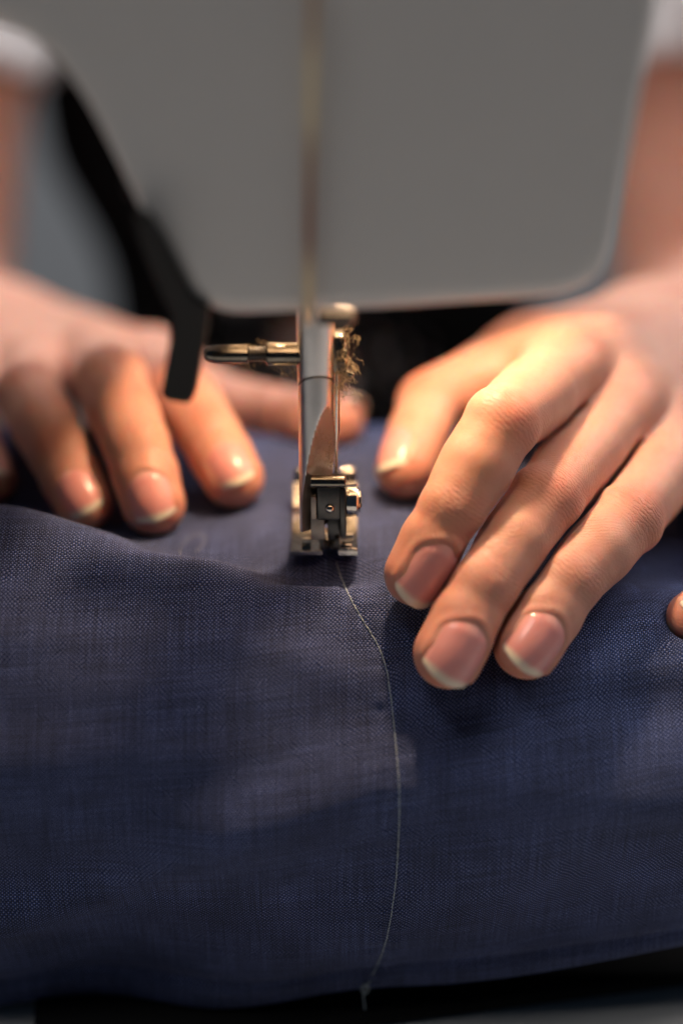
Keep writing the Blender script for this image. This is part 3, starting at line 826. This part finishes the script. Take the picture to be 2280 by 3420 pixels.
# ------------------------------------------------------------------ the person
per = empty('person', (-5, 440, -190))
tag(per, 'person in white short-sleeved t-shirt and black apron guiding the cloth with both hands', 'person')
V, Q = build_body()
me = np_mesh('body', V, Q)
nv = len(V)
no = np.zeros(nv * 3, np.float32); me.vertices.foreach_get('normal', no); no = no.reshape(-1, 3)
red = np.zeros(nv); wrk = np.zeros(nv); alo = np.zeros(nv); acr = np.zeros(nv)
no = np.zeros(nv * 3, np.float32); me.vertices.foreach_get('normal', no); no = no.reshape(-1, 3)
for fs in (fR, fL):
    for f_ in fs.values():
        sel = np.where(np.all((V > f_.lo) & (V < f_.hi), 1))[0]
        if not len(sel): continue
        p = V[sel]; nrm = no[sel]
        for i in range(0, len(f_.J) - 1):
            J = f_.J[i]
            if i == 0: axv = f_.seg[0]; nn = f_.n[0]
            else: axv = norm(f_.seg[i - 1] + f_.seg[i]); nn = norm(f_.n[i - 1] + f_.n[i])
            l = np.cross(nn, axv); dlt = p - J
            al = dlt @ axv; la = dlt @ l; dors = np.clip(nrm @ nn * 1.5 - 0.25, 0, 1)
            dist = np.linalg.norm(dlt, axis=1)
            near = np.clip((19 - dist) / 6, 0, 1)
            wd = (5.5, 6.5, 4.2)[i]; am = (0.12, 1.0, 0.9)[i]
            mk = np.exp(-(al / wd) ** 2) * dors * near * am
            better = mk > wrk[sel]
            ii = sel[better]; wrk[ii] = mk[better]; alo[ii] = al[better]; acr[ii] = la[better]
            rr = np.exp(-(al / (wd * 0.95)) ** 2 - (la / 7.0) ** 2) * dors * near * (0.40, 0.72, 0.35)[i]
            red[sel] = np.maximum(red[sel], rr)
        # tip flush
        E = f_.J[-1]; d = np.linalg.norm(p - (E + f_.seg[-1] * 2), axis=1)
        red[sel] = np.maximum(red[sel], 0.55 * np.clip(1 - (d - 4.0) / 13.0, 0, 1))
for nm, arr in (('red', red), ('wrinkle', wrk), ('along', alo), ('across', acr)):
    at = me.attributes.new(nm, 'FLOAT', 'POINT'); at.data.foreach_set('value', arr.astype(np.float32))
body = finish('body', me, M['skin'], per)
# nails
def nail(f_):
    nu, nvv = 15, 25; v = []; fc = []; tip = []; lun = []
    for layer in (0, 1):
        for j in range(nvv):
            for i in range(nu):
                u = -1 + 2 * i / (nu - 1); vv = j / (nvv - 1)
                v.append(f_.nail_pt(u, vv, 0.0 if layer == 0 else -0.45))
                tip.append(np.clip((vv - (0.83 + 0.03 * (1 - u * u))) / 0.06, 0, 1)); lun.append(np.clip(1 - ((vv - 0.08) / 0.14) ** 2 - (u / 0.6) ** 2, 0, 1))
    o = nu * nvv; idx = lambda l, j, i: l * o + j * nu + i
    for j in range(nvv - 1):
        for i in range(nu - 1):
            fc.append((idx(0, j, i), idx(0, j + 1, i), idx(0, j + 1, i + 1), idx(0, j, i + 1)))
            fc.append((idx(1, j, i), idx(1, j, i + 1), idx(1, j + 1, i + 1), idx(1, j + 1, i)))
    for j in range(nvv - 1):
        fc.append((idx(0, j, 0), idx(1, j, 0), idx(1, j + 1, 0), idx(0, j + 1, 0)))
        fc.append((idx(0, j, nu - 1), idx(0, j + 1, nu - 1), idx(1, j + 1, nu - 1), idx(1, j, nu - 1)))
    for i in range(nu - 1):
        fc.append((idx(0, 0, i), idx(0, 0, i + 1), idx(1, 0, i + 1), idx(1, 0, i)))
        fc.append((idx(0, nvv - 1, i), idx(1, nvv - 1, i), idx(1, nvv - 1, i + 1), idx(0, nvv - 1, i + 1)))
    ob = mesh_obj('fingernail', v, fc, M['nail'], body)
    for nm, arr in (('tip', tip), ('lunula', lun)):
        at = ob.data.attributes.new(nm, 'FLOAT', 'POINT'); at.data.foreach_set('value', np.array(arr, np.float32))
    b_ = bmesh.new(); b_.from_mesh(ob.data); bmesh.ops.recalc_face_normals(b_, faces=b_.faces); b_.to_mesh(ob.data); b_.free()
    ob.data.polygons.foreach_set('use_smooth', [True] * len(ob.data.polygons)); ob.data.set_sharp_from_angle(angle=math.radians(50))
for fs in (fR, fL):
    for f_ in fs.values(): nail(f_)

# clothes, cut from offset body shapes
def cloth_mesh(prims, grow, thick, cuts, lo, hi, h):
    ax = [np.arange(lo[i], hi[i], h) for i in range(3)]
    G = np.full(tuple(len(a) for a in ax), 60.0, np.float32)
    for pr in prims:
        s, p = field_box(ax, *prim_box(pr, 60))
        G[s] = smin(G[s], (seg_d(p, *pr[:6]) - grow).astype(np.float32), pr[6])
    X, Y, Z = ax[0][:, None, None], ax[1][None, :, None], ax[2][None, None, :]
    G = G + 1.6 * np.sin(Z / 11.0 + X / 17.0 + 1.5 * np.sin(Y / 23.0))
    sh = np.maximum(G, -(G + thick))
    for fn in cuts: sh = np.maximum(sh, fn(X, Y, Z))
    V, Q = surface_nets(sh.astype(np.float32), ax)
    return relax(V, Q, 3), Q
def hem_cut(sh, el, tpos):
    a = norm(el - sh); c = sh + (el - sh) * tpos
    return lambda X, Y, Z: np.where((X * np.sign(c[0]) > 100), ((X - c[0]) * a[0] + (Y - c[1]) * a[1] + (Z - c[2]) * a[2]), -50.0)
armR = [pr for pr in baseR if pr[6] == 18.0]; armL = [pr for pr in baseL if pr[6] == 18.0]
Vc, Qc = cloth_mesh(TOR[:4] + armR + armL, 5.0, 3.2, [hem_cut(SH_R, EL_R, 0.55), hem_cut(SH_L, EL_L, 0.56), lambda X, Y, Z: Z - 262 + 0 * X + 0 * Y], (-240, 250, -150), (240, 560, 300), 3.0)
finish('t_shirt', np_mesh('t_shirt', Vc, Qc), M['tee'], per)
Vc, Qc = cloth_mesh(TOR[:4], 10.5, 4.0, [lambda X, Y, Z: Z - 190 + 0 * X + 0 * Y, lambda X, Y, Z: np.abs(X + 6) - 136 + 0 * Y + 0 * Z], (-240, 300, -300), (240, 580, 300), 3.5)
finish('apron', np_mesh('apron', Vc, Qc), M['apron'], per)

# ------------------------------------------------------------------ the cloth
ST = {  # profiles (y, z) from far to near for stations along x
 -150: [(98, -60), (93, -16), (82, -1), (58, 0), (34, -3), (18, 5), (6, 12), (-8, 9), (-22, -2), (-34, -20), (-41, -42), (-42, -64), (-38, -89)],
 -74:  [(98, -60), (93, -16), (82, -1), (58, -1), (32, -5), (16, 2), (4, 9.6), (-8, 7.6), (-20, -1), (-32, -18), (-41, -40), (-42, -62), (-38, -89)],
 -50:  [(98, -60), (93, -16), (82, 0), (58, 0), (32, -4), (14, -3.5), (0, 4.8), (-9, 3.8), (-19, -4), (-31, -19), (-41, -40), (-42, -62), (-38, -88)],
 -25:  [(98, -60), (92, -14), (80, 0), (58, 0), (32, -1), (14, -2.5), (1, -6.4), (-8, 1.8), (-17, -3.6), (-29, -18.5), (-40.5, -39), (-42.5, -61), (-38.5, -87)],
 -5:   [(98, -60), (92, -14), (80, 0), (58, 0), (32, 0), (14, 0), (1, -0.6), (-6.5, -6.2), (-14, -3.0), (-26.5, -16), (-39, -37), (-43, -59), (-39, -85.5)],
 14:   [(98, -60), (92, -14), (80, 0), (58, 0), (32, 0), (14, 0), (2, -0.4), (-6, -2.6), (-15, -7.2), (-26, -18), (-38, -36), (-42.5, -57), (-39, -83)],
 40:   [(98, -60), (92, -14), (80, 0), (58, 0), (32, -1), (14, -2.5), (2, -3), (-6, -4), (-14, -8.2), (-25, -18), (-36, -35), (-41, -55), (-38.5, -79)],
 75:   [(98, -60), (92, -14), (80, -2), (58, -5), (32, -9), (14, -12), (2, -9.5), (-7, -6.5), (-15, -9), (-25, -18), (-35, -33), (-40, -51), (-38.5, -73)],
 150:  [(98, -60), (92, -14), (80, -2), (58, -5), (32, -9), (14, -13), (2, -10), (-7, -7), (-15, -9), (-25, -18), (-35, -32), (-40, -48), (-38.5, -64)],
}
xs = np.array(sorted(ST)); K = 13
tab = np.array([ST[x] for x in xs], float)
tab[:, -1, 1] -= 11.0 + np.clip(-xs / 30.0, 0, 2); tab[:, -2, 1] -= 2.0; tab[:, -1, 0] += 6.0; tab[:, -2, 0] += 1.0; tab[:, -3, 0] -= 3.0; tab[:, -4, 0] -= 1.5
NX, NS = 340, 360
gx = np.linspace(-135, 135, NX)
def interp_table(x):
    i = int(np.clip(np.searchsorted(xs, x) - 1, 0, len(xs) - 2)); u = (x - xs[i]) / (xs[i + 1] - xs[i])
    def tan(j):
        if j == 0 or j == len(xs) - 1: return (tab[min(j + 1, len(xs) - 1)] - tab[max(j - 1, 0)]) / (xs[min(j + 1, len(xs) - 1)] - xs[max(j - 1, 0)])
        return (tab[j + 1] - tab[j - 1]) / (xs[j + 1] - xs[j - 1])
    hh = xs[i + 1] - xs[i]; m0, m1 = tan(i) * hh, tan(i + 1) * hh
    return (2 * u ** 3 - 3 * u ** 2 + 1) * tab[i] + (u ** 3 - 2 * u ** 2 + u) * m0 + (-2 * u ** 3 + 3 * u ** 2) * tab[i + 1] + (u ** 3 - u ** 2) * m1
grid = np.zeros((NX, NS, 3)); uvg = np.zeros((NX, NS, 2))
for i, x in enumerate(gx):
    c = catmull(interp_table(x), 500)
    L = np.concatenate([[0], np.cumsum(np.linalg.norm(np.diff(c, axis=0), axis=1))])
    ss = np.linspace(0, L[-1], NS)
    grid[i, :, 0] = x; grid[i, :, 1] = np.interp(ss, L, c[:, 0]); grid[i, :, 2] = np.interp(ss, L, c[:, 1])
    uvg[i, :, 0] = x; uvg[i, :, 1] = ss - L[-1] + 150
def grid_normals(g):
    du = np.gradient(g, axis=0); dv = np.gradient(g, axis=1); n = np.cross(dv, du); n /= np.linalg.norm(n, axis=2)[..., None] + 1e-9
    return n
gn = grid_normals(grid)
if gn[:, 150, 2].mean() < 0: gn = -gn
# drape wrinkles
U, W_ = uvg[..., 0], uvg[..., 1]
front = np.clip((-grid[..., 1] - 6) / 18, 0, 1)
wr_ = (0.9 * np.sin(U / 19.0 + 0.8 * np.sin(W_ / 21.0)) * np.sin(W_ / 15.0 + U / 55.0) + 0.45 * np.sin(W_ / 6.5 + U / 23.0 + 1.4 * np.sin(U / 31.0)) + 0.35 * np.sin(U / 8.0 + W_ / 30.0))
wr_ += 0.8 * np.exp(-((W_ - 62 - U * 0.22 - 4 * np.sin(U / 18)) / 5.0) ** 2) - 0.9 * np.exp(-((W_ - 74 - U * 0.12) / 6.0) ** 2)
hang = np.clip((-grid[..., 2] - 30) / 40, 0, 1)
wr_ += hang * (1.6 * np.sin(U / 26.0 + 1.0) + 0.7 * np.sin(U / 11.0 + W_ / 40))
wr_ += 1.7 * np.exp(-((W_ - 92 + U * 0.34 - 3 * np.sin(U / 14)) / 6.5) ** 2) * np.clip((20 - U) / 40, 0, 1)
wr_ -= 1.8 * np.exp(-((W_ - 80 + U * 0.10) / 7.0) ** 2) * np.exp(-((U + 30) / 30) ** 2)
wr_ += 1.2 * np.exp(-((W_ - 84 - U * 0.30) / 5.0) ** 2) * np.clip((U - 5) / 30, 0, 1)
grid = grid + gn * (wr_ * (0.12 + 1.15 * front))[..., None]
# turned-up hem: a crease a few millimetres above the lower edge
s_end = 150.0 - uvg[..., 1]
hemw = 5.5 + 2.6 * np.sin(uvg[..., 0] / 60.0 + 2.3)
grid = grid - gn * (1.7 * np.exp(-((s_end - hemw) / 1.2) ** 2))[..., None] + gn * (0.5 / (1 + np.exp((s_end - hemw) / 0.35)))[..., None]
# give way under the fingers
flat = grid.reshape(-1, 3)
for it in range(4):
    p3 = (flat[:, 0], flat[:, 1], flat[:, 2])
    gn = grid_normals(flat.reshape(NX, NS, 3)); gn = gn if gn[:, 150, 2].mean() > 0 else -gn
    push = np.zeros(len(flat))
    for fs, bs in ((fR, baseR), (fL, baseL)):
        d = hand_sdf(p3, fs, bs); push = np.maximum(push, np.clip(0.3 - d, 0, 6.0))
    pg = push.reshape(NX, NS); sm_ = pg.copy()
    for _ in range(12):
        pad = np.pad(sm_, 1, mode='edge'); sm_ = np.maximum(pg, (pad[:-2, 1:-1] + pad[2:, 1:-1] + pad[1:-1, :-2] + pad[1:-1, 2:]) / 4)
    dirn = gn.reshape(-1, 3) * 0.2 + np.array([0, -0.35, 0.8])
    flat = flat - dirn * sm_.reshape(-1, 1)
grid = flat.reshape(NX, NS, 3)
for _ in range(6):
    pad = np.pad(grid, ((1, 1), (1, 1), (0, 0)), mode='edge'); sm2 = (pad[:-2, 1:-1] + pad[2:, 1:-1] + pad[1:-1, :-2] + pad[1:-1, 2:]) / 4
    grid[1:-1, 1:-1] = 0.6 * grid[1:-1, 1:-1] + 0.4 * sm2[1:-1, 1:-1]
gn = grid_normals(grid); gn = gn if gn[:, 150, 2].mean() > 0 else -gn
from mathutils.bvhtree import BVHTree
ii, jj = np.meshgrid(np.arange(NX - 1), np.arange(NS - 1), indexing='ij'); ii = ii.ravel(); jj = jj.ravel()
q1 = np.stack([ii * NS + jj, ii * NS + jj + 1, (ii + 1) * NS + jj + 1, (ii + 1) * NS + jj], 1)
def on_cloth(px, py):
    r = P(px, py, d=0) - CAM; h = bvh.ray_cast(Vector(CAM), Vector(norm(r)))
    if h[0] is None: return None
    n = h[1]; n = n if n.dot(Vector(CAM) - h[0]) > 0 else -n
    return np.array(h[0]), np.array(n)
seam_px = [(1122, 1872), (1133, 1912), (1150, 1955), (1176, 2010), (1210, 2070), (1240, 2118), (1268, 2170), (1288, 2230), (1302, 2310), (1313, 2400), (1322, 2500), (1331, 2600), (1333, 2700), (1330, 2800), (1325, 2900), (1314, 3000), (1298, 3100), (1280, 3170), (1258, 3225), (1236, 3270)]
sp_ = catmull(seam_px, 400)
bvh = BVHTree.FromPolygons([Vector(p) for p in grid.reshape(-1, 3)], [tuple(map(int, q)) for q in q1])
spath = np.array([h_[0] for h_ in (on_cloth(*q) for q in sp_) if h_ is not None])
slen = np.concatenate([[0], np.cumsum(np.linalg.norm(np.diff(spath, axis=0), axis=1))])
gf = grid.reshape(-1, 3); near = np.where((gf[:, 0] > spath[:, 0].min() - 6) & (gf[:, 0] < spath[:, 0].max() + 6) & (gf[:, 1] < 2))[0]
for ch in np.array_split(near, 12):      # the stitches pull the cloth into a shallow groove with small puckers beside it
    dd = np.linalg.norm(gf[ch][:, None, :] - spath[None], axis=2); k_ = dd.argmin(1); dm_ = dd[np.arange(len(ch)), k_]
    amt = -0.55 * np.exp(-(dm_ / 0.9) ** 2) + 0.32 * np.exp(-((dm_ - 2.2) / 1.3) ** 2) * (0.6 + 0.7 * np.sin(slen[k_] * 2 * math.pi / 5.2 + np.sin(slen[k_] / 7)))
    gf[ch] += gn.reshape(-1, 3)[ch] * amt[:, None]
grid = gf.reshape(NX, NS, 3)
gn = grid_normals(grid); gn = gn if gn[:, 150, 2].mean() > 0 else -gn
bvh = BVHTree.FromPolygons([Vector(p) for p in grid.reshape(-1, 3)], [tuple(map(int, q)) for q in q1])
verts = np.concatenate([grid.reshape(-1, 3), (grid - gn * 0.7).reshape(-1, 3)])
ii, jj = np.meshgrid(np.arange(NX - 1), np.arange(NS - 1), indexing='ij'); ii = ii.ravel(); jj = jj.ravel(); o = NX * NS
q1 = np.stack([ii * NS + jj, ii * NS + jj + 1, (ii + 1) * NS + jj + 1, (ii + 1) * NS + jj], 1)
q2 = q1[:, ::-1] + o
def rim(a): a = np.array(a); return np.stack([a[:-1], a[1:], a[1:] + o, a[:-1] + o], 1)
r1 = rim([i * NS + NS - 1 for i in range(NX)]); r2 = rim([i * NS for i in range(NX)])[:, ::-1]
r3 = rim([j for j in range(NS)]); r4 = rim([(NX - 1) * NS + j for j in range(NS)])[:, ::-1]
Qf = np.concatenate([q1, q2, r1, r2, r3, r4])
mf = np_mesh('linen_cloth', verts, Qf)
lay = mf.uv_layers.new(name='cloth'); uvs = np.concatenate([uvg.reshape(-1, 2)] * 2)
li_ = np.zeros(len(mf.loops), np.int32); mf.loops.foreach_get('vertex_index', li_)
lay.data.foreach_set('uv', uvs[li_].astype(np.float32).ravel())
bmh = bmesh.new(); bmh.from_mesh(mf); bmesh.ops.recalc_face_normals(bmh, faces=bmh.faces); bmh.to_mesh(mf); bmh.free()
cloth = finish('linen_cloth', mf, M['linen'], None)
tag(cloth, 'navy blue linen cloth draped over the machine bed under the presser foot', 'cloth')

# seam: single stitches lying on the cloth
sp_ = catmull(seam_px, 500); SPT = [h_ for h_ in (on_cloth(*q) for q in sp_) if h_ is not None]
sl_ = np.concatenate([[0], np.cumsum([np.linalg.norm(SPT[i + 1][0] - SPT[i][0]) for i in range(len(SPT) - 1)])])
STITCH = 2.7; ns_ = int(sl_[-1] / STITCH)
spos = np.array([p for p, _ in SPT]); snor = np.array([n for _, n in SPT])
for k in range(ns_):
    a0, a1 = k * STITCH + 0.02, (k + 1) * STITCH - 0.02
    pts = []
    for t_ in np.linspace(0, 1, 9):
        L_ = a0 + (a1 - a0) * t_
        p = np.array([np.interp(L_, sl_, spos[:, c]) for c in range(3)]); n = np.array([np.interp(L_, sl_, snor[:, c]) for c in range(3)])
        pts.append(p + n * (0.24 * math.sin(math.pi * t_) ** 0.6 - 0.09))
    MB().tube(pts, [0.09, 0.11, 0.12, 0.125, 0.125, 0.125, 0.12, 0.11, 0.09], 8).build('stitch', M['thread'], cloth, auto=0)
# loose end: a loop and a short tail below the hem
e0 = spos[-1]; dE = P(1221, 3300, d=0) - P(1236, 3270, d=0)
lp = [e0 + np.array([0, -0.4, 0])]
cc = P(1219, 3303, y=e0[1] - 0.8)
for g in np.linspace(0.6, 2 * math.pi + 0.3, 22): lp.append(cc + np.array([math.sin(g) * 0.85, -0.25 + 0.3 * math.sin(g / 2), math.cos(g) * 1.35]))
for q in ((1213, 3328), (1216, 3345), (1218, 3372)): lp.append(P(*q, y=e0[1] - 0.8))
MB().tube(catmull(lp, 90), 0.14, 8).build('thread_tail', M['thread'], cloth, auto=0)

# stray pale fibre lying on the cloth by the fingertips
hp = [(604, 1868), (602, 1840), (612, 1818), (632, 1800), (655, 1788), (672, 1786), (683, 1798), (680, 1818), (668, 1835), (655, 1845)]
hpts = []
for k, q in enumerate(hp):
    p, n = on_cloth(*q); hpts.append(p + np.array([0, -0.2, 0.35]))
hr = MB().tube(catmull(hpts, 60), 0.045, 6).build('stray_fibre', M['hair'], None, auto=0)
tag(hr, 'thin pale curled fibre lying on the navy cloth left of the presser foot', 'fibre')
